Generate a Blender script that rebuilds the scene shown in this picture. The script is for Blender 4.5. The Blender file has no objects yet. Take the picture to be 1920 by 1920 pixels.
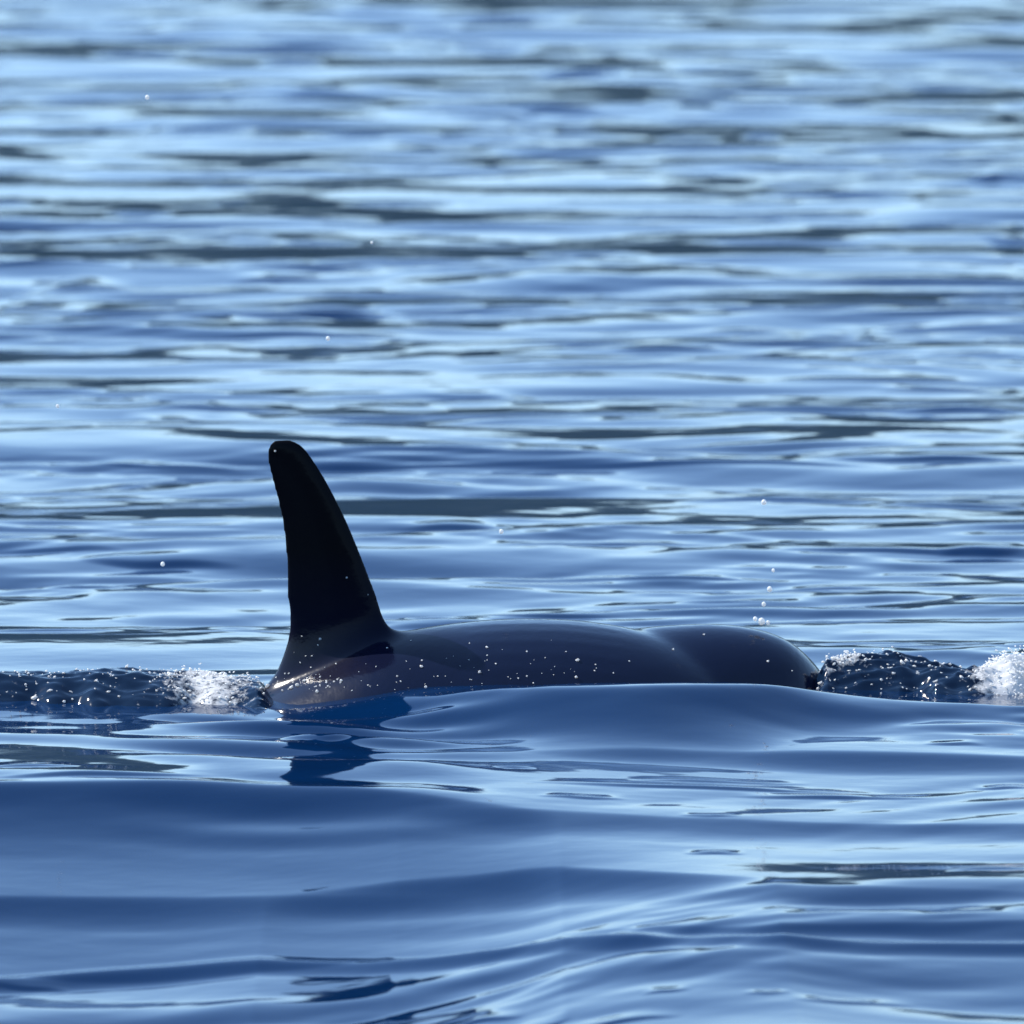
import bpy, bmesh, math, random
import numpy as np
from mathutils import Vector, noise

random.seed(7)
rng = np.random.default_rng(11)
sc = bpy.context.scene
C = sc.collection
R = math.radians

# ---------------------------------------------------------------- camera
CAM_D, CAM_H = 40.0, 5.62          # metres from the whale, metres above the water
FOV = R(7.0)
PITCH = R(6.76)                    # looking down
cd = bpy.data.cameras.new('camera')
cam = bpy.data.objects.new('camera', cd)
C.objects.link(cam)
cam.location = (0, -CAM_D, CAM_H)
cam.rotation_euler = (R(90) - PITCH, 0, 0)
cd.sensor_width = 36
cd.angle = FOV
cd.clip_start, cd.clip_end = 0.5, 20000
cd.dof.use_dof = True
cd.dof.focus_distance = 39.5
cd.dof.aperture_fstop = 2.8
sc.camera = cam

# ---------------------------------------------------------------- sky, sun, exposure
SUN_EL, SUN_AZ = R(46), R(-66)     # azimuth from +Y towards +X: behind the whale, to its left
w = bpy.data.worlds.new('World')
sc.world = w
w.use_nodes = True
nt = w.node_tree
sky = nt.nodes.new('ShaderNodeTexSky')
sky.sky_type = 'NISHITA'
sky.sun_disc = False
sky.sun_elevation = SUN_EL
sky.sun_rotation = SUN_AZ
sky.air_density = 1.0
sky.dust_density = 0.0
sky.ozone_density = 1.8
hs = nt.nodes.new('ShaderNodeHueSaturation')
hs.inputs['Saturation'].default_value = 1.08
nt.links.new(sky.outputs[0], hs.inputs['Color'])
nt.links.new(hs.outputs[0], nt.nodes['Background'].inputs[0])
nt.nodes['Background'].inputs[1].default_value = 0.15
sd = bpy.data.lights.new('sun', 'SUN')
sd.energy = 4.0
sd.angle = R(0.5)
sd.color = (1.0, 0.95, 0.87)
sun = bpy.data.objects.new('sun', sd)
C.objects.link(sun)
sdir = Vector((math.sin(SUN_AZ) * math.cos(SUN_EL), math.cos(SUN_AZ) * math.cos(SUN_EL), math.sin(SUN_EL)))
sun.rotation_euler = sdir.to_track_quat('Z', 'Y').to_euler()
sun.location = sdir * 60
vs = sc.view_settings
vs.view_transform = 'Standard'
vs.look = 'None'
vs.exposure = 1.04
vs.gamma = 1
vs.use_curve_mapping = False

# ---------------------------------------------------------------- helpers
FPX = 960 / math.tan(FOV / 2)


def ray(px, py):
    """viewing direction through a point of the 1920 x 1920 photograph"""
    a, b = (px - 960) / FPX, (960 - py) / FPX
    cp, sp = math.cos(PITCH), math.sin(PITCH)
    return Vector((a, cp + b * sp, -sp + b * cp))


def on_z(px, py, z=0.0):
    r = ray(px, py)
    t = (z - CAM_H) / r.z
    return r.x * t, -CAM_D + r.y * t


def on_y(px, py, y=0.0):
    r = ray(px, py)
    t = (y + CAM_D) / r.y
    return r.x * t, CAM_H + r.z * t


def mat(name):
    m = bpy.data.materials.new(name)
    m.use_nodes = True
    return m, m.node_tree.nodes, m.node_tree.links, m.node_tree.nodes['Principled BSDF']


def link(name, me, m, parent=None, smooth=True):
    me.name = name
    o = bpy.data.objects.new(name, me)
    C.objects.link(o)
    if m:
        me.materials.append(m)
    if parent:
        o.parent = parent
    if smooth:
        me.polygons.foreach_set('use_smooth', [True] * len(me.polygons))
    return o


def from_np(V, F):
    me = bpy.data.meshes.new('m')
    F = np.asarray(F, dtype=np.int32)
    n, k = F.shape
    me.vertices.add(len(V))
    me.vertices.foreach_set('co', np.asarray(V, dtype=np.float32).ravel())
    me.loops.add(n * k)
    me.loops.foreach_set('vertex_index', F.ravel())
    me.polygons.add(n)
    me.polygons.foreach_set('loop_start', np.arange(0, n * k, k, dtype=np.int32))
    me.update(calc_edges=True)
    return me


def sstep(a, b, x):
    t = np.clip((x - a) / (b - a), 0, 1)
    return t * t * (3 - 2 * t)


# ---------------------------------------------------------------- materials
def water_material():
    m, n, l, b = mat('sea_water')
    b.inputs['Base Color'].default_value = (0.0006, 0.012, 0.046, 1)
    b.inputs['Roughness'].default_value = 0.055
    b.inputs['IOR'].default_value = 1.333
    tc = n.new('ShaderNodeTexCoord')
    mp = n.new('ShaderNodeMapping')
    mp.inputs['Scale'].default_value = (1.0, 1.6, 1.0)
    nz = n.new('ShaderNodeTexNoise')
    nz.inputs['Scale'].default_value = 3.2
    nz.inputs['Detail'].default_value = 2.0
    nz.inputs['Roughness'].default_value = 0.45
    bp = n.new('ShaderNodeBump')
    bp.inputs['Strength'].default_value = 0.07
    bp.inputs['Distance'].default_value = 0.03
    l.new(tc.outputs['Object'], mp.inputs['Vector'])
    l.new(mp.outputs[0], nz.inputs['Vector'])
    l.new(nz.outputs['Fac'], bp.inputs['Height'])
    l.new(bp.outputs[0], b.inputs['Normal'])
    return m


def skin_material():
    m, n, l, b = mat('wet_orca_skin')
    b.inputs['Roughness'].default_value = 0.3
    b.inputs['IOR'].default_value = 1.33
    b.inputs['Specular IOR Level'].default_value = 0.0
    b.inputs['Coat Weight'].default_value = 1.0
    b.inputs['Coat Roughness'].default_value = 0.13
    b.inputs['Coat IOR'].default_value = 1.42
    tc = n.new('ShaderNodeTexCoord')
    # grey saddle behind the fin, from a soft ellipsoid with ragged edge
    nz = n.new('ShaderNodeTexNoise')
    nz.inputs['Scale'].default_value = 6
    nz.inputs['Detail'].default_value = 5
    l.new(tc.outputs['Object'], nz.inputs['Vector'])
    mp = n.new('ShaderNodeMapping')
    mp.vector_type = 'TEXTURE'
    mp.inputs['Location'].default_value = (-1.02, 0, 0.02)
    mp.inputs['Scale'].default_value = (0.42, 0.8, 0.34)
    l.new(tc.outputs['Object'], mp.inputs['Vector'])
    ln = n.new('ShaderNodeVectorMath')
    ln.operation = 'LENGTH'
    l.new(mp.outputs[0], ln.inputs[0])
    ad = n.new('ShaderNodeMath')
    ad.operation = 'ADD'
    l.new(ln.outputs['Value'], ad.inputs[0])
    sb = n.new('ShaderNodeMath')
    sb.operation = 'MULTIPLY_ADD'
    l.new(nz.outputs['Fac'], sb.inputs[0])
    sb.inputs[1].default_value = 0.7
    sb.inputs[2].default_value = -0.35
    l.new(sb.outputs[0], ad.inputs[1])
    rp = n.new('ShaderNodeValToRGB')
    rp.color_ramp.elements[0].position = 0.55
    rp.color_ramp.elements[0].color = (0.009, 0.009, 0.019, 1)
    rp.color_ramp.elements[1].position = 1.0
    rp.color_ramp.elements[1].color = (0.003, 0.005, 0.019, 1)
    l.new(ad.outputs[0], rp.inputs['Fac'])
    # white belly under the water
    sx = n.new('ShaderNodeSeparateXYZ')
    l.new(tc.outputs['Object'], sx.inputs[0])
    br = n.new('ShaderNodeMapRange')
    br.inputs['From Min'].default_value = -0.62
    br.inputs['From Max'].default_value = -0.66
    l.new(sx.outputs['Z'], br.inputs['Value'])
    mx = n.new('ShaderNodeMix')
    mx.data_type = 'RGBA'
    l.new(br.outputs[0], mx.inputs['Factor'])
    l.new(rp.outputs[0], mx.inputs['A'])
    mx.inputs['B'].default_value = (0.7, 0.7, 0.68, 1)
    l.new(mx.outputs['Result'], b.inputs['Base Color'])
    cw = n.new('ShaderNodeMapRange')
    cw.inputs['From Min'].default_value = -0.02
    cw.inputs['From Max'].default_value = 0.38
    cw.inputs['To Min'].default_value = 1.0
    cw.inputs['To Max'].default_value = 0.08
    l.new(sx.outputs['Z'], cw.inputs['Value'])
    fx = n.new('ShaderNodeMapRange')      # only the fin, not the high back or head
    fx.inputs['From Min'].default_value = -0.2
    fx.inputs['From Max'].default_value = -0.6
    l.new(sx.outputs['X'], fx.inputs['Value'])
    cm = n.new('ShaderNodeMix')
    cm.inputs['A'].default_value = 1.0
    l.new(fx.outputs[0], cm.inputs['Factor'])
    l.new(cw.outputs[0], cm.inputs['B'])
    l.new(cm.outputs['Result'], b.inputs['Coat Weight'])
    dz = n.new('ShaderNodeMapRange')      # the fin itself is a neutral charcoal
    dz.inputs['From Min'].default_value = 0.08
    dz.inputs['From Max'].default_value = 0.7
    l.new(sx.outputs['Z'], dz.inputs['Value'])
    fm = n.new('ShaderNodeMath')
    fm.operation = 'MULTIPLY'
    l.new(dz.outputs[0], fm.inputs[0])
    l.new(fx.outputs[0], fm.inputs[1])
    mf = n.new('ShaderNodeMix')
    mf.data_type = 'RGBA'
    l.new(fm.outputs[0], mf.inputs['Factor'])
    l.new(mx.outputs['Result'], mf.inputs['A'])
    mf.inputs['B'].default_value = (0.0055, 0.0055, 0.007, 1)
    l.new(mf.outputs['Result'], b.inputs['Base Color'])
    n2 = n.new('ShaderNodeTexNoise')
    n2.inputs['Scale'].default_value = 9
    n2.inputs['Detail'].default_value = 4
    l.new(tc.outputs['Object'], n2.inputs['Vector'])
    rr = n.new('ShaderNodeMapRange')
    rr.inputs['To Min'].default_value = 0.4
    rr.inputs['To Max'].default_value = 0.6
    l.new(n2.outputs['Fac'], rr.inputs['Value'])
    l.new(rr.outputs[0], b.inputs['Roughness'])
    bp = n.new('ShaderNodeBump')
    bp.inputs['Strength'].default_value = 0.12
    bp.inputs['Distance'].default_value = 0.02
    n3 = n.new('ShaderNodeTexNoise')
    n3.inputs['Scale'].default_value = 42
    n3.inputs['Detail'].default_value = 3
    l.new(tc.outputs['Object'], n3.inputs['Vector'])
    hm = n.new('ShaderNodeMath')
    hm.operation = 'MULTIPLY_ADD'
    l.new(n3.outputs['Fac'], hm.inputs[0])
    hm.inputs[1].default_value = 0.22
    l.new(n2.outputs['Fac'], hm.inputs[2])
    l.new(hm.outputs[0], bp.inputs['Height'])
    l.new(bp.outputs[0], b.inputs['Coat Normal'])
    l.new(bp.outputs[0], b.inputs['Normal'])
    return m


def foam_material():
    m, n, l, b = mat('white_foam')
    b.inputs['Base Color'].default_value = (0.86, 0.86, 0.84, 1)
    b.inputs['Roughness'].default_value = 0.35
    b.inputs['Subsurface Weight'].default_value = 0.0
    tr = n.new('ShaderNodeBsdfTranslucent')
    tr.inputs['Color'].default_value = (0.95, 0.95, 0.93, 1)
    ms = n.new('ShaderNodeMixShader')
    ms.inputs[0].default_value = 0.55
    l.new(b.outputs[0], ms.inputs[1])
    l.new(tr.outputs[0], ms.inputs[2])
    l.new(ms.outputs[0], n['Material Output'].inputs['Surface'])
    return m


def churn_material():
    m, n, l, b = mat('churned_water')
    b.inputs['Base Color'].default_value = (0.004, 0.012, 0.03, 1)
    b.inputs['Roughness'].default_value = 0.06
    b.inputs['IOR'].default_value = 1.333
    at = n.new('ShaderNodeAttribute')
    at.attribute_name = 'foam'
    tc = n.new('ShaderNodeTexCoord')
    nz = n.new('ShaderNodeTexNoise')
    nz.inputs['Scale'].default_value = 22
    nz.inputs['Detail'].default_value = 4
    nz.inputs['Roughness'].default_value = 0.65
    l.new(tc.outputs['Object'], nz.inputs['Vector'])
    ad = n.new('ShaderNodeMath')
    ad.operation = 'ADD'
    l.new(at.outputs['Fac'], ad.inputs[0])
    l.new(nz.outputs['Fac'], ad.inputs[1])
    rp = n.new('ShaderNodeValToRGB')
    rp.color_ramp.elements[0].position = 0.62
    rp.color_ramp.elements[0].color = (0, 0, 0, 1)
    rp.color_ramp.elements[1].position = 0.82
    rp.color_ramp.elements[1].color = (1, 1, 1, 1)
    l.new(ad.outputs[0], rp.inputs['Fac'])
    fd = n.new('ShaderNodeBsdfDiffuse')
    fd.inputs['Color'].default_value = (0.86, 0.86, 0.85, 1)
    ft = n.new('ShaderNodeBsdfTranslucent')
    ft.inputs['Color'].default_value = (0.9, 0.9, 0.89, 1)
    fo = n.new('ShaderNodeMixShader')
    l.new(fd.outputs[0], fo.inputs[1])
    l.new(ft.outputs[0], fo.inputs[2])
    ms = n.new('ShaderNodeMixShader')
    l.new(rp.outputs[0], ms.inputs[0])
    l.new(b.outputs[0], ms.inputs[1])
    l.new(fo.outputs[0], ms.inputs[2])
    l.new(ms.outputs[0], n['Material Output'].inputs['Surface'])
    return m


WATER, SKIN, FOAM, CHURN = water_material(), skin_material(), foam_material(), churn_material()

# ---------------------------------------------------------------- the sea surface
# steep little ripple faces seen as dark streaks: x, y, half length, thickness (photo scale)
STREAKS = [
 (240,48,70,10),(250,107,90,11),(560,98,190,18),(545,122,60,12),(880,82,55,13),(800,60,60,8),(150,192,130,13),
 (340,190,90,10),(600,176,110,8),(380,240,95,17),(380,255,110,8),(680,258,130,9),(930,216,80,9),(430,357,50,6),
 (740,383,100,6),(10,385,60,14),(265,405,60,8),(610,452,90,10),(400,440,120,5),(100,506,130,9),(150,537,90,16),
 (580,510,120,12),(520,525,80,8),(760,548,240,11),(60,575,60,9),(520,603,110,8),(200,612,200,7),(580,632,200,10),
 (860,600,120,6),(420,765,130,9),(310,783,70,9),(780,780,220,11),(900,735,90,8),
 (1090,140,90,14),(1320,130,80,5),(1050,210,70,9),(1000,245,50,7),(1460,170,220,10),(1760,162,110,8),
 (1300,190,100,8),(1430,258,40,10),(1290,262,60,6),(1430,318,150,9),(1790,300,130,6),(1560,370,150,14),(1880,340,60,14),
 (1350,405,260,8),(1790,418,120,9),(1460,450,180,9),(1900,450,50,13),(1640,480,100,6),(1100,480,110,7),(1730,528,260,16),
 (1850,560,90,7),(1030,548,120,8),(1500,585,190,8),(1760,593,160,9),(1480,652,220,11),(1250,660,90,8),(1750,645,120,6),
 (1080,650,110,7),(1650,712,180,6),(1750,725,90,8),(1150,740,200,9),(1500,772,260,12),(1820,775,130,16),(1050,780,180,7),
 (780,868,350,6),(300,868,120,9),(1300,870,300,12),(1760,865,160,11),(200,930,120,6),(1480,942,180,12),(1800,950,150,9),
 (90,1035,120,12),(300,1055,130,14),(1150,1028,200,7),(850,998,110,8),(1700,1040,220,10),(1850,1040,80,11),(150,1098,110,8),
 (1250,1080,170,11),(1500,1095,130,6),(80,1185,160,9),(420,1192,130,4),(950,1158,220,7),(1100,1148,150,6),(1350,1122,100,5),
 (1750,1220,160,6),(1640,1215,150,6),
 (60,1440,90,7),(200,1456,180,12),(600,1385,70,14),(590,1422,100,10),(960,1435,40,5),(1330,1460,280,7),(1560,1470,160,7),
 (1340,1490,150,5),(1090,1527,70,5),(1330,1552,50,4),(1790,1395,50,5),(1880,1455,50,6),(1340,1608,50,5),(1860,1643,80,7),
 (1250,1832,40,5),(1440,1832,40,4),(1600,1840,100,6),(1150,1888,110,8),(900,1897,70,9),(1000,1907,60,9),(1720,1890,170,5),
 (1890,1890,60,7),(50,1810,70,6),
]
# longer swells: crest points (photo x, y), crest height, face width, back width
SWELLS = [   # crest points, their level, heights, face width, back width (None: the water behind stays level with the crest)
 ([(560,1330),(700,1312),(800,1302),(1000,1291),(1200,1288),(1400,1293),(1550,1304),(1750,1321),(1950,1335)], None,
  [0.0,0.05,0.10,0.17,0.19,0.16,0.10,0.055,0.04], 0.85, 0.55),
 ([(800,1402),(1200,1400),(1500,1402),(1800,1410),(2200,1420)], 0.0, [0.0,0.03,0.05,0.045,0.03], 0.32, None),
 ([(-300,1478),(0,1478),(350,1481),(600,1490),(800,1504),(1050,1524)], -0.02, [0.17,0.17,0.16,0.12,0.07,0.0], 0.85, None),
 ([(750,1520),(1000,1524),(1300,1530),(1600,1534),(2200,1540)], -0.03, [0.0,0.03,0.035,0.035,0.035], 0.36, None),
 ([(500,1640),(750,1636),(1000,1630),(1250,1638),(1450,1650)], -0.09, [0.0,0.055,0.08,0.06,0.0], 0.42, None),
 ([(1200,1655),(1500,1648),(1800,1655),(2200,1665)], -0.05, [0.0,0.03,0.04,0.035], 0.4, None),
 ([(-300,1672),(0,1672),(300,1674),(600,1684),(900,1694)], -0.18, [0.05,0.05,0.05,0.03,0.0], 0.35, None),
 ([(1000,1742),(1400,1736),(1700,1730),(2200,1722)], -0.10, [0.0,0.03,0.05,0.06], 0.35, None),
 ([(-300,1790),(200,1794),(500,1787),(1000,1784),(1500,1780),(2100,1778)], None, [0.035,0.035,0.03,0.03,0.03,0.03], 0.18, 0.10),
]
FINE_U = 0.105


def near_slope(x, y):
    """the near water slopes gently down towards the viewer in front of the fin"""
    a = -3.6 - y
    r = 0.118 * np.clip(np.sqrt(a * a + .02) * 0.5 + a * 0.5, 0, 2.05) + 0.012 * np.clip(a - 2.15, 0, 3)
    return r * np.exp(-((x + 1.3) / 1.6) ** 4)


def on_sea(px, py, lev=0.0):
    X, Y = on_z(px, py, lev)
    for _ in range(6):
        X, Y = on_z(px, py, lev - float(near_slope(X, Y)))
    return X, Y


def build_water():
    # fan of columns about the point below the camera, rows by distance
    rows = []
    d = 27.5
    while d < 126:
        rows.append(d)
        d += 0.0225 * (d / 40) ** 1.7
    while d < 9000:
        rows.append(d)
        d *= 1.06
    near = list(-27.5 * np.power(1.12, np.arange(50, 0, -1))) + list(np.arange(-27.0, 27.4, 1.0))
    rows = np.array(near + rows)
    nf = 560
    side = FINE_U * np.power(1.3, np.arange(1, 26))
    us = np.concatenate([-side[::-1], np.linspace(-FINE_U, FINE_U, nf), side])
    X = np.outer(np.maximum(np.abs(rows), 27.5), us)
    Y = np.repeat((rows - CAM_D)[:, None], len(us), 1)
    Z = np.zeros_like(X)
    D = np.hypot(X, rows[:, None])
    # the ripple spectrum: wave trains mostly rolling towards the camera
    fr = slice(int(np.searchsorted(rows, 27.5)), int(np.searchsorted(rows, 126)) + 1)
    x, y = X[fr], Y[fr]
    # patches of calmer and rougher water
    def lownoise(k, n, sx=0.5):
        o = np.zeros_like(x)
        for i in range(n):
            a = rng.uniform(0, 2 * math.pi)
            kk = 2 * math.pi / k * rng.uniform(0.6, 1.5)
            o += np.sin(kk * (math.cos(a) * x * sx + math.sin(a) * y) + rng.uniform(0, 7))
        return o / math.sqrt(n / 2)
    patch = np.clip(0.75 + 0.4 * lownoise(5.0, 9), 0.2, 1.7)
    patch2 = np.clip(0.75 + 0.5 * lownoise(2.0, 12), 0.1, 2.0)
    # phases bent by a slow warp so that crests are not straight
    wx, wy = 0.2 * lownoise(3.0, 7), 0.12 * lownoise(2.6, 7)
    xs, ys = x + wx, y + wy
    far = sstep(45, 85, y + CAM_D)
    z = np.zeros_like(x)
    def train(n, lo, hi, steep, spread, amp):
        nonlocal z
        acc = np.zeros_like(x)
        for i in range(n):
            lam = math.exp(rng.uniform(math.log(lo), math.log(hi)))
            k = 2 * math.pi / lam
            a = rng.normal(0, spread)
            ph = k * (math.sin(a) * xs + math.cos(a) * ys) + rng.uniform(0, 7)
            s = np.sin(ph)
            acc += steep / k * (s + 0.25 * np.cos(2 * ph)) / math.sqrt(n)
        z += acc * amp
    train(14, 2.2, 6.0, 0.042, 0.3, 1 + 0.3 * far)
    train(22, 0.8, 2.0, 0.060, 0.38, patch * (1 - 0.05 * far))
    train(26, 0.36, 0.85, 0.070, 0.32, patch * patch2 * (1 - 0.7 * far))
    # quieter just around and in front of the whale, where the swells are set one by one
    calm = 1 - 0.35 * sstep(-1.2, -2.2, y) - 0.35 * np.exp(-((y + 0.2) / 1.2) ** 2)
    z *= np.clip(calm, 0.35, 1)
    # swells
    for pts, lev, amp, wf, wb in SWELLS:
        P = []
        for (px, py), A in zip(pts, amp):
            P.append(on_sea(px, py, (A if py < 1400 else A - 0.16) if lev is None else lev) + (A,))
        P = np.array(P)
        xd = np.linspace(P[0, 0], P[-1, 0], 400)
        K = np.stack([np.interp(xd, P[:, 0], P[:, c]) for c in (0, 1, 2)], 1)
        kern = np.hanning(71)
        kern /= kern.sum()
        for c in (1, 2):
            K[:, c] = np.convolve(np.pad(K[:, c], 35, mode='reflect', reflect_type='odd'), kern, mode='valid')
        P = K
        yc = np.interp(x, P[:, 0], P[:, 1]) + 0.28 * wx + 0.12 * wy
        aa = np.interp(x, P[:, 0], P[:, 2])
        t = y - yc
        we = wf * (0.45 + 0.55 * np.clip(aa / max(amp), 0, 1))
        q = np.clip((np.sqrt(t * t + 0.0049) - 0.07) / we, 0, 1)
        face = (1 - q) ** 2
        if wb is None:
            z += aa * np.where(t < 0, face - 1, 0)
        else:
            z += aa * np.where(t < 0, face, np.exp(-(t / wb) ** 2))
    z -= near_slope(x, y)
    # short chop in front of the whale, added to break up the fin's reflection
    env = np.exp(-((x + 0.9) / 0.8) ** 4) * sstep(-0.5, -0.9, y) * sstep(-4.0, -2.6, y)
    ph = 2 * math.pi * (y + 0.16 * np.sin(1.7 * x + 1) + 0.07 * np.sin(4.3 * x) + 1.3 * wy) / 0.62
    p2 = 2 * math.pi * (0.96 * y + 0.28 * x + 0.8 * wx) / 0.37
    z += env * (0.024 * np.sin(ph) * (0.75 + 0.25 * np.sin(2.9 * x + y)) + 0.009 * np.sin(p2))
    # short steep ripples
    for i, (px, py, hl, th) in enumerate(STREAKS):
        X0, Y0 = on_sea(px, py, -0.0 if py < 1480 else -0.1)
        dist = Y0 + CAM_D
        ppm = FPX / dist
        S = 0.34
        wd = th / (ppm * (CAM_H / dist + S)) * 1.25
        H = S * wd / 1.5
        L = hl / ppm * 1.25
        bend = random.uniform(-0.8, 0.8) * wd
        tilt = random.uniform(-0.6, 0.6) * wd
        wb = 4.5 * wd
        r0 = np.searchsorted(y[:, 0], Y0 - 4 * wd)
        r1 = np.searchsorted(y[:, 0], Y0 + 7 * wd)
        if r1 <= r0:
            continue
        u = (x[r0:r1] - X0) / L
        q = np.clip(1 - u * u, 0, 1) ** 1.3
        s = y[r0:r1] - (Y0 + bend * u * u + tilt * u + 0.25 * wd * np.sin(u * 5 + i))
        prof = np.where(s < 0, sstep(-1, 0, s / wd), 1 - sstep(0, 1, s / wb))
        z[r0:r1] += H * q * prof
    # shallow trough right where the whale breaks the surface stays near zero height
    edge = np.clip((FINE_U * 1.9 - np.abs(us)) / (FINE_U * 0.9), 0, 1)[None, :]
    dd = (y + CAM_D)
    edge = edge * edge * (3 - 2 * edge)
    z *= sstep(27.5, 30.5, dd) * (1 - sstep(110, 125, dd)) * edge
    Z[fr] = z
    nr, nc = X.shape
    idx = np.arange(nr * nc).reshape(nr, nc)
    F = np.stack([idx[:-1, :-1], idx[:-1, 1:], idx[1:, 1:], idx[1:, :-1]], -1).reshape(-1, 4)
    V = np.stack([X, Y, Z], -1).reshape(-1, 3)
    me = from_np(V, F)
    o = link('sea_water', me, WATER)
    o['kind'] = 'structure'
    return (x, y, z)


WX, WY, WZ = build_water()


def build_hills():
    # wooded far shore beyond the top of the frame: it is what the dark ripple crests mirror
    m, n, l, b = mat('wooded_hill')
    tc = n.new('ShaderNodeTexCoord')
    nz = n.new('ShaderNodeTexNoise')
    nz.inputs['Scale'].default_value = 0.03
    nz.inputs['Detail'].default_value = 8
    l.new(tc.outputs['Object'], nz.inputs['Vector'])
    rp = n.new('ShaderNodeValToRGB')
    rp.color_ramp.elements[0].color = (0.018, 0.032, 0.036, 1)
    rp.color_ramp.elements[1].color = (0.04, 0.06, 0.062, 1)  # lifted bluish tones put aerial haze into the forest colour
    l.new(nz.outputs['Fac'], rp.inputs['Fac'])
    l.new(rp.outputs[0], b.inputs['Base Color'])
    b.inputs['Roughness'].default_value = 1.0
    b.inputs['Specular IOR Level'].default_value = 0.0
    na, nr = 700, 24
    V = []
    for i in range(na + 1):
        a = R(360) * i / na  # shore carried full circle, added to hide the low yellow horizon from reflections
        ridge = 138 + 24 * noise.noise((3 * math.cos(a), 3 * math.sin(a), 1.3)) + 12 * noise.noise((9 * math.cos(a), 9 * math.sin(a), 5)) + 4 * noise.noise((a * 60, 9, 0))
        for j in range(nr + 1):
            t = j / nr
            r = 900 + 900 * t
            h = ridge * math.sin(math.pi * min(t * 1.15, 1)) ** 0.8 if t < 0.87 else 0
            h += 5 * noise.noise((a * 40, t * 14, 3)) * math.sin(math.pi * t)
            V.append((r * math.sin(a), r * math.cos(a), h - 2))
    idx = np.arange((na + 1) * (nr + 1)).reshape(na + 1, nr + 1)
    F = np.stack([idx[:-1, :-1], idx[1:, :-1], idx[1:, 1:], idx[:-1, 1:]], -1).reshape(-1, 4)
    o = link('hills', from_np(V, F), m)
    o['kind'] = 'structure'


build_hills()


def water_z(px, py):
    """height of the built sea at world x, y"""
    r = int(np.clip(np.searchsorted(WY[:, 0], py), 0, len(WY) - 1))
    return float(np.interp(px, WX[r], WZ[r]))


# ---------------------------------------------------------------- the orca
def loft(bm, secs, n=40):
    """secs: list of (centre, axis_a, axis_b) ellipses; capped"""
    rings = []
    for c, a, b in secs:
        c, a, b = Vector(c), Vector(a), Vector(b)
        rings.append([bm.verts.new(c + a * math.cos(2 * math.pi * i / n) + b * math.sin(2 * math.pi * i / n)) for i in range(n)])
    for r0, r1 in zip(rings, rings[1:]):
        for i in range(n):
            j = (i + 1) % n
            bm.faces.new((r0[i], r0[j], r1[j], r1[i]))
    bm.faces.new(rings[0][::-1])
    bm.faces.new(rings[-1])


def resample(keys, m):
    """keys: rows [t, values...]; smooth monotone-ish interpolation to m rows"""
    K = np.array(keys, float)
    t = np.linspace(K[0, 0], K[-1, 0], m)
    out = [t]
    for c in range(1, K.shape[1]):
        d = np.gradient(K[:, c], K[:, 0])
        i = np.clip(np.searchsorted(K[:, 0], t) - 1, 0, len(K) - 2)
        h = K[i + 1, 0] - K[i, 0]
        u = (t - K[i, 0]) / h
        p0, p1, m0, m1 = K[i, c], K[i + 1, c], d[i] * h, d[i + 1] * h
        out.append((2*u**3-3*u**2+1)*p0 + (u**3-2*u**2+u)*m0 + (-2*u**3+3*u**2)*p1 + (u**3-u**2)*m1)
    return np.stack(out, 1)


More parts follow.
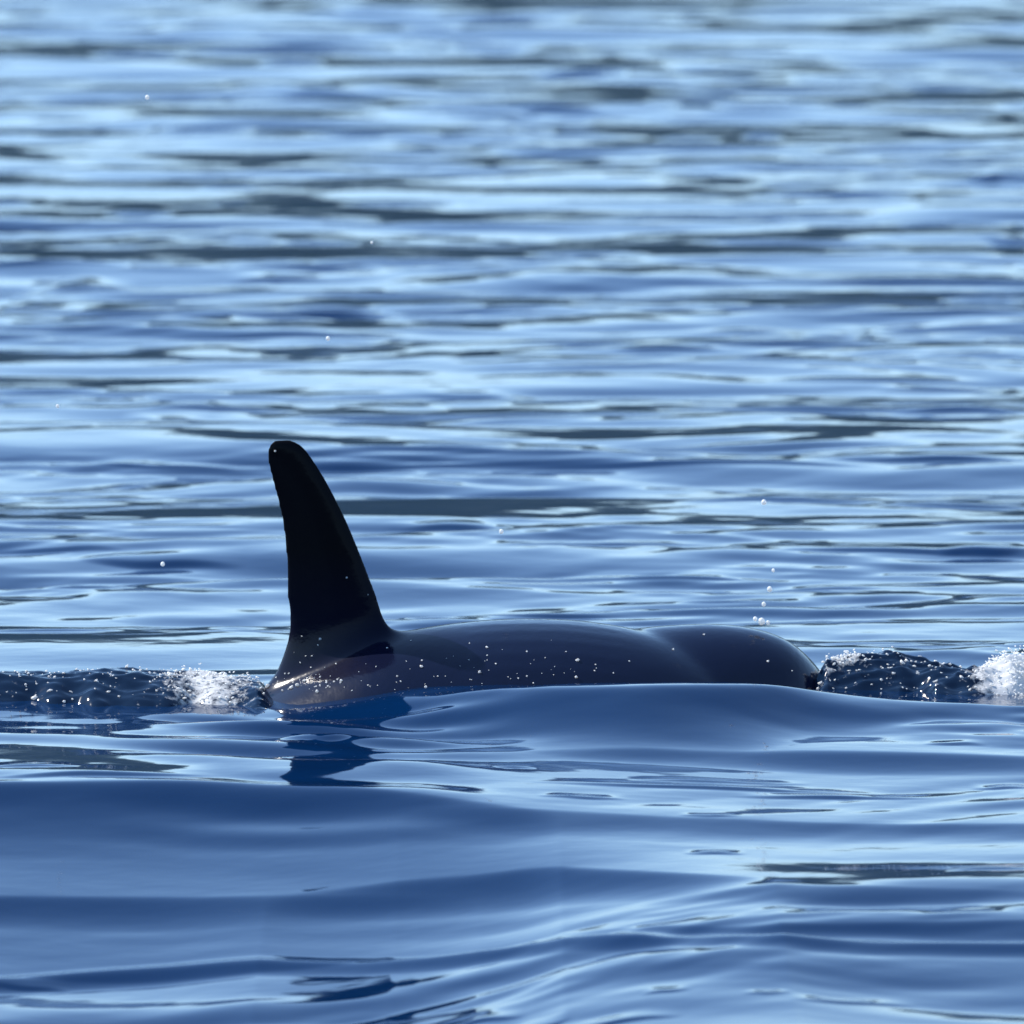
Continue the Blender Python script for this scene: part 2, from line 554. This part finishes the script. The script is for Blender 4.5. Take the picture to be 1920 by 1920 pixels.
def build_orca():
    bm = bmesh.new()
    # trunk: x, top height, radius across, radius up, centre y
    trunk = [(-3.9, -0.62, .05, .07, 0), (-3.2, -0.50, .10, .17, 0), (-2.5, -0.34, .22, .30, 0), (-1.9, -0.18, .36, .42, 0),
             (-1.45, -0.13, .46, .50, 0), (-1.0, .10, .54, .56, 0), (-0.55, .29, .58, .60, 0), (-0.2, .345, .60, .62, 0), (0.1, .358, .60, .62, 0),
             (.31, .35, .60, .62, 0), (.5, .325, .59, .61, 0), (.64, .297, .575, .59, .0), (.78, .255, .55, .56, .01),
             (.92, .195, .51, .52, .02), (1.02, .14, .45, .47, .04), (1.09, .07, .38, .40, .06), (1.14, -0.02, .29, .31, .08), (1.17, -0.16, .14, .15, .1)]
    T = resample(trunk, 90)
    secs = []
    for x, zt, ry, rz, yc in T:
        secs.append(((x, yc, zt - rz), (0, max(ry, .02), 0), (0, 0, max(rz, .02))))
    loft(bm, secs)
    # head, turned a little away from the viewer
    HY = 0.16
    head = [(0.2, .20, .30, .34), (.5, .272, .40, .42), (.62, .297, .42, .44), (.78, .310, .43, .46), (.95, .316, .43, .47), (1.12, .302, .42, .46), (1.26, .268, .39, .43),
            (1.36, .215, .36, .39), (1.44, .145, .31, .33), (1.51, .055, .25, .27), (1.56, -0.06, .19, .21), (1.61, -.2, .12, .12), (1.63, -.27, .05, .06)]
    Hd = resample(head, 60)
    secs = []
    for x, zt, ry, rz in Hd:
        secs.append(((x, HY + 0.05 * (x - 1), zt - rz), (0, max(ry, .01), 0), (0, 0, max(rz, .01))))
    loft(bm, secs)
    # dorsal fin outline: z, trailing x, leading x (traced from the profile), half thickness
    prof = [(1310, 455, 810, .22), (1275, 498, 788, .165), (1240, 521, 768, .13), (1200, 534, 747, .108), (1170, 539.5, 724, .082), (1130, 542, 704, .074),
            (1090, 542.5, 688, .067), (1030, 540, 665, .060), (980, 534, 644, .053), (930, 523, 620, .046), (890, 512, 598, .038),
            (860, 506, 579, .031), (842, 506, 566, .025), (830, 511, 553, .018), (824, 520, 540, .010)]
    rings = []
    n = 24
    keys = []
    for py, xl, xr, th in prof:
        if py < 1260:
            xl, xr = xl - 6, xr + 8
        a, z = on_y(xl, py)
        b, _ = on_y(xr, py)
        keys.append((z, a, b, th))
    K = resample(keys, 60)
    for z, a, b, th in K:
        c, hw = (a + b) / 2, (b - a) / 2
        ring = []
        for i in range(n):
            an = 2 * math.pi * i / n
            # blunt leading edge, thin trailing edge
            yy = th * math.sin(an) * (0.72 + 0.28 * math.cos(an)) * 1.08
            ring.append(bm.verts.new((c + hw * math.cos(an), yy, z)))
        rings.append(ring)
    for r0, r1 in zip(rings, rings[1:]):
        for i in range(n):
            j = (i + 1) % n
            bm.faces.new((r0[i], r0[j], r1[j], r1[i]))
    bm.faces.new(rings[0][::-1])
    bm.faces.new(rings[-1])
    # flippers and flukes, under water
    for s in (-1, 1):
        loft(bm, [((.72, s*.35, -.5), (.26, 0, 0), (0, .02, .07)), ((.58, s*.75, -.72), (.27, 0, 0), (0, .02, .06)),
                  ((.40, s*1.05, -.88), (.2, 0, 0), (0, .01, .04)), ((.28, s*1.2, -.95), (.06, 0, 0), (0, .01, .02))], 20)
        loft(bm, [((-3.75, 0, -.68), (.26, 0, 0), (0, 0, .07)), ((-3.95, s*.45, -.69), (.2, 0, 0), (0, 0, .05)),
                  ((-4.2, s*.85, -.68), (.08, 0, 0), (0, 0, .03)), ((-4.3, s*1.0, -.67), (.02, 0, 0), (0, 0, .01))], 20)
    bmesh.ops.recalc_face_normals(bm, faces=bm.faces)
    me = bpy.data.meshes.new('body_source')
    bm.to_mesh(me)
    bm.free()
    tmp = bpy.data.objects.new('orca_source', me)
    C.objects.link(tmp)
    md = tmp.modifiers.new('r', 'REMESH')
    md.mode = 'VOXEL'
    md.voxel_size = 0.0105
    sm = tmp.modifiers.new('s', 'SMOOTH')
    sm.factor = 0.5
    sm.iterations = 22
    dg = bpy.context.evaluated_depsgraph_get()
    out = bpy.data.meshes.new_from_object(tmp.evaluated_get(dg))
    bpy.data.objects.remove(tmp)
    # soften the dip between back and head, and the root of the fin
    tmp = bpy.data.objects.new('orca_soft', out)
    C.objects.link(tmp)
    co = np.zeros(len(out.vertices) * 3, dtype=np.float32)
    out.vertices.foreach_get('co', co)
    co = co.reshape(-1, 3)
    wn = sstep(.45, .75, co[:, 0]) * (1 - sstep(1.2, 1.42, co[:, 0])) * sstep(-.35, -.1, co[:, 2])
    wr = sstep(-1.5, -1.2, co[:, 0]) * (1 - sstep(-.4, -.15, co[:, 0])) * (1 - sstep(.26, .5, co[:, 2])) * 0.9
    wt = np.maximum(wn * 0.55, wr)
    vg = tmp.vertex_groups.new(name='soft')
    for q in range(1, 11):
        vg.add(np.nonzero((wt > (q - .5) / 10) & (wt <= (q + .5) / 10))[0].tolist(), q / 10, 'REPLACE')
    s2 = tmp.modifiers.new('s', 'SMOOTH')
    s2.vertex_group = 'soft'
    s2.factor = 0.5
    s2.iterations = 360
    dg = bpy.context.evaluated_depsgraph_get()
    out = bpy.data.meshes.new_from_object(tmp.evaluated_get(dg))
    bpy.data.objects.remove(tmp)
    o = link('orca', out, SKIN)
    out.materials.clear()
    out.materials.append(SKIN)
    o['label'] = 'black orca with a tall curved dorsal fin, its wet back and head breaking the water'
    o['category'] = 'orca'
    return o


orca = build_orca()
print('orca tris', len(orca.data.polygons) * 2)


# ---------------------------------------------------------------- white water
def blob_mesh(blobs, sub=1):
    """many small lumpy foam blobs joined into one mesh; blobs: (x, y, z, radius, stretch)"""
    t = bmesh.new()
    bmesh.ops.create_icosphere(t, subdivisions=sub, radius=1)
    bv = np.array([v.co[:] for v in t.verts])
    bf = np.array([[v.index for v in f.verts] for f in t.faces])
    t.free()
    V, F = [], []
    for k, (x, y, z, r, st) in enumerate(blobs):
        jit = 1 + 0.28 * rng.standard_normal((len(bv), 1)).clip(-1.5, 1.5)
        a = rng.uniform(-0.9, 0.9)
        p = bv * jit * np.array([r * st, r, r])
        q = p.copy()
        q[:, 0] = p[:, 0] * math.cos(a) - p[:, 2] * math.sin(a)
        q[:, 2] = p[:, 0] * math.sin(a) + p[:, 2] * math.cos(a)
        V.append(q + np.array([x, y, z]))
        F.append(bf + k * len(bv))
    return from_np(np.concatenate(V), np.concatenate(F))


def churned_wave(name, label, x0, x1, y0, y1, crest, seed, lump, foam, nx=260, ny=90):
    """a lumpy heap of broken water; crest(x) gives its height"""
    X = np.linspace(x0, x1, nx)
    Y = np.linspace(y0, y1, ny)
    Z = np.zeros((ny, nx))
    for j, yy in enumerate(Y):
        for i, xx in enumerate(X):
            b0 = y0 + 0.22 * (0.5 + noise.noise((xx * 2.6, seed, 0.5)) + 0.5 * noise.noise((xx * 7, seed, 2.5)))
            v = max(0, (yy - b0) / (y1 - b0))
            sh = math.sin(math.pi * min(1, v ** 0.75)) ** 1.1
            p = Vector((xx * 2.4, yy * 6, seed))
            h1 = noise.noise(p)
            h2 = 1 - 2 * abs(noise.noise(p * 2.3 + Vector((3, 1, 0))))
            h3 = noise.noise(p * 5.0)
            e = min(1, (xx - x0) / 0.12, (x1 - xx) / 0.12)
            Z[j, i] = (crest(xx) * (0.75 + 0.3 * h1) * sh + lump * (0.6 * h2 + 0.4 * h3) * sh ** 0.6) * max(e, 0) - 0.05 * (1 - sh * max(e, 0))
    G = np.stack([np.repeat(X[None], ny, 0), np.repeat(Y[:, None], nx, 1), Z], -1)
    idx = np.arange(nx * ny).reshape(ny, nx)
    F = np.stack([idx[:-1, :-1], idx[:-1, 1:], idx[1:, 1:], idx[1:, :-1]], -1).reshape(-1, 4)
    o = link(name, from_np(G.reshape(-1, 3), F), CHURN)
    fa = o.data.attributes.new('foam', 'FLOAT', 'POINT')
    fa.data.foreach_set('value', np.array([foam(a, c) for a, _, c in G.reshape(-1, 3)], dtype=np.float32))
    o['label'] = label
    o['category'] = 'splash'
    def top(x, y):
        i = int(np.clip((x - x0) / (x1 - x0) * (nx - 1), 0, nx - 1))
        j = int(np.clip((y - y0) / (y1 - y0) * (ny - 1), 0, ny - 1))
        return Z[j, i]
    return o, top


def bow_foam(x, z):
    return 0.58 * float(sstep(2.14, 2.40, x)) + 0.26 * math.exp(-((x - 1.60) / .10) ** 2) * float(sstep(.08, .16, z)) - 0.02


bow, bow_z = churned_wave('bow_splash', 'dark broken water with white foam piled up ahead of the orca head',
                          1.40, 2.75, -0.35, 0.55, lambda x: float(np.interp(x, [1.4, 1.5, 1.8, 2.1, 2.25, 2.4, 2.75], [.12, .17, .18, .14, .12, .19, .17])), 2.0, 0.042, bow_foam, 330, 110)
fl = []
for k in range(300):
    x = rng.uniform(1.42, 2.3)
    y = rng.uniform(-0.3, 0.3)
    fl.append((x, y, bow_z(x, y) + 0.002, rng.uniform(.002, .006) * (1.7 if rng.random() < .12 else 1), rng.uniform(1, 2.4)))
for k in range(160):                    # bright rim of spray where the head pushes the water
    x = rng.normal(1.61, 0.07)
    y = rng.uniform(0.0, 0.3)
    fl.append((x, y, bow_z(x, y) + abs(rng.normal(0.0, 0.018)), rng.uniform(.002, .007), rng.uniform(1, 2)))
for k in range(500):                   # the white heap at the far end
    x = 2.28 + abs(rng.normal(0.16, 0.14))
    y = rng.uniform(-0.28, 0.3)
    fl.append((x, y, max(0, bow_z(x, y)) + abs(rng.normal(0, 0.028)) * min(1, (x - 2.2) / .2), rng.uniform(.0015, .0055), rng.uniform(1, 2.8)))
f = link('foam', blob_mesh(fl), FOAM, bow)
f['kind'] = 'stuff'


def wake_foam(x, z):
    return 0.36 * math.exp(-((x + 1.44) / .20) ** 2) - 0.05 + 0.03 * math.sin(7 * x)


wake, wake_z = churned_wave('wake_splash', 'dark rippling wake with white foam and drops trailing behind the dorsal fin',
                            -3.3, -1.10, -0.55, 0.5, lambda x: float(np.interp(x, [-3.3, -2.4, -1.9, -1.5, -1.2, -1.1], [.12, .12, .13, .11, .07, .03])), 7.0, 0.026, wake_foam, 420, 90)
fl = []
for k in range(330):
    x = rng.uniform(-3.2, -1.25)
    y = rng.uniform(-0.32, 0.25)
    fl.append((x, y, wake_z(x, y) + 0.002, rng.uniform(.002, .006) * (1.8 if rng.random() < .1 else 1), rng.uniform(1, 2.2)))
for k in range(230):                    # foam thickest just behind the fin
    x = rng.normal(-1.46, 0.14)
    y = rng.uniform(-0.32, 0.2)
    if x > -1.17:
        continue
    fl.append((x, y, wake_z(x, y) + abs(rng.normal(0, 0.014)), rng.uniform(.0015, .005), rng.uniform(1, 3)))
f = link('foam', blob_mesh(fl), FOAM, wake)
f['kind'] = 'stuff'

# beads of water on the orca's skin, white to stand in for sun sparkle, each dropped on to the surface the eye sees there
BEADS = [(726,1215,5),(705,1250,4),(790,1250,5),(798,1288,6),(899,1260,6),(913,1214,4),(988,1222,4),(1083,1238,6),(1080,1270,5),
         (988,1268,4),(1000,1281,4),(972,1272,4),(850,1293,5),(880,1292,4),(1115,1258,4),(650,1083,5),(566,1193,4),(600,1198,4),
         (558,1285,9),(572,1277,6),(502,1287,9),(511,1266,6),(595,1297,6),(612,1277,4),(640,1277,5),(1440,1240,5),(1262,1218,5),
         (1320,1190,4),(1485,1258,4),(745,1268,4),(762,1240,3),(850,1230,3),(930,1245,3),(1040,1250,3),(1150,1262,3),(1180,1240,3),
         (600,1285,4),(660,1295,4),(690,1285,3),(585,1230,3),(630,1245,3),(690,1115,3),(546,1290,7),(530,1295,5),(516,846,5)]  # the closing entry stands in for the white nick at the fin tip
for k in range(90):
    BEADS.append((rng.uniform(490, 1180), 1300 - abs(rng.normal(0, 38)), rng.uniform(1.2, 3.0)))
for k in range(26):
    BEADS.append((rng.uniform(500, 640), 1290 - abs(rng.normal(0, 14)), rng.uniform(2, 5)))
bl = []
co = Vector(cam.location)
for px, py, r in BEADS:
    ok, loc, nor, _ = orca.ray_cast(co, ray(px, py).normalized())
    if ok:
        rr = r / 389 * 0.42 * random.uniform(.6, 1.2)
        bl.append((loc.x + nor.x * rr * .3, loc.y + nor.y * rr * .3, loc.z + nor.z * rr * .3, rr, 1.2))
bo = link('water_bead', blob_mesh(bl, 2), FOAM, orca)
bo['kind'] = 'stuff'

# single drops in the air
DROPS = [(1428,1166,8,'largest white drop of the small spray just over the orca blowhole'),
         (1416,1161,5,'small drop to the left of the largest drop over the blowhole'),
         (1440,1168,5,'small drop to the right of the largest drop over the blowhole'),
         (1432,1133,5,'drop midway up the column of spray above the blowhole'),
         (1443,1105,6,'bright drop second from the top of the column above the blowhole'),
         (1450,1070,4,'faint topmost drop of the column of spray above the blowhole'),
         (1432,942,6,'lone bright drop floating high above the orca head'),
         (940,997,5,'lone drop above the middle of the orca back'),
         (305,1058,5,'lone drop hanging over the water left of the dorsal fin'),
         (615,635,5,'lone drop in front of open water above the dorsal fin tip'),
         (276,183,5,'lone drop near the top left of the picture'),
         (697,455,3,'tiny faint drop up and right of the fin tip'),
         (108,762,4,'faint drop at the far left, level with the fin tip')]
for px, py, r, lab in DROPS:
    x, z = on_y(px, py, 0.12)
    t = bmesh.new()
    bmesh.ops.create_icosphere(t, subdivisions=2, radius=r / 389 * 0.82)
    for v in t.verts:
        v.co.z *= 1.0 + 0.25 * (v.co.z > 0)
        v.co *= 1 + 0.08 * noise.noise(v.co * 60 + Vector((px, 0, 0)))
    me = bpy.data.meshes.new('water_drop')
    t.to_mesh(me)
    t.free()
    o = link('water_drop', me, FOAM)
    o.location = (x, 0.12, z)
    o['label'] = lab
    o['category'] = 'water drop'
    o['group'] = 'drops of water in the air'
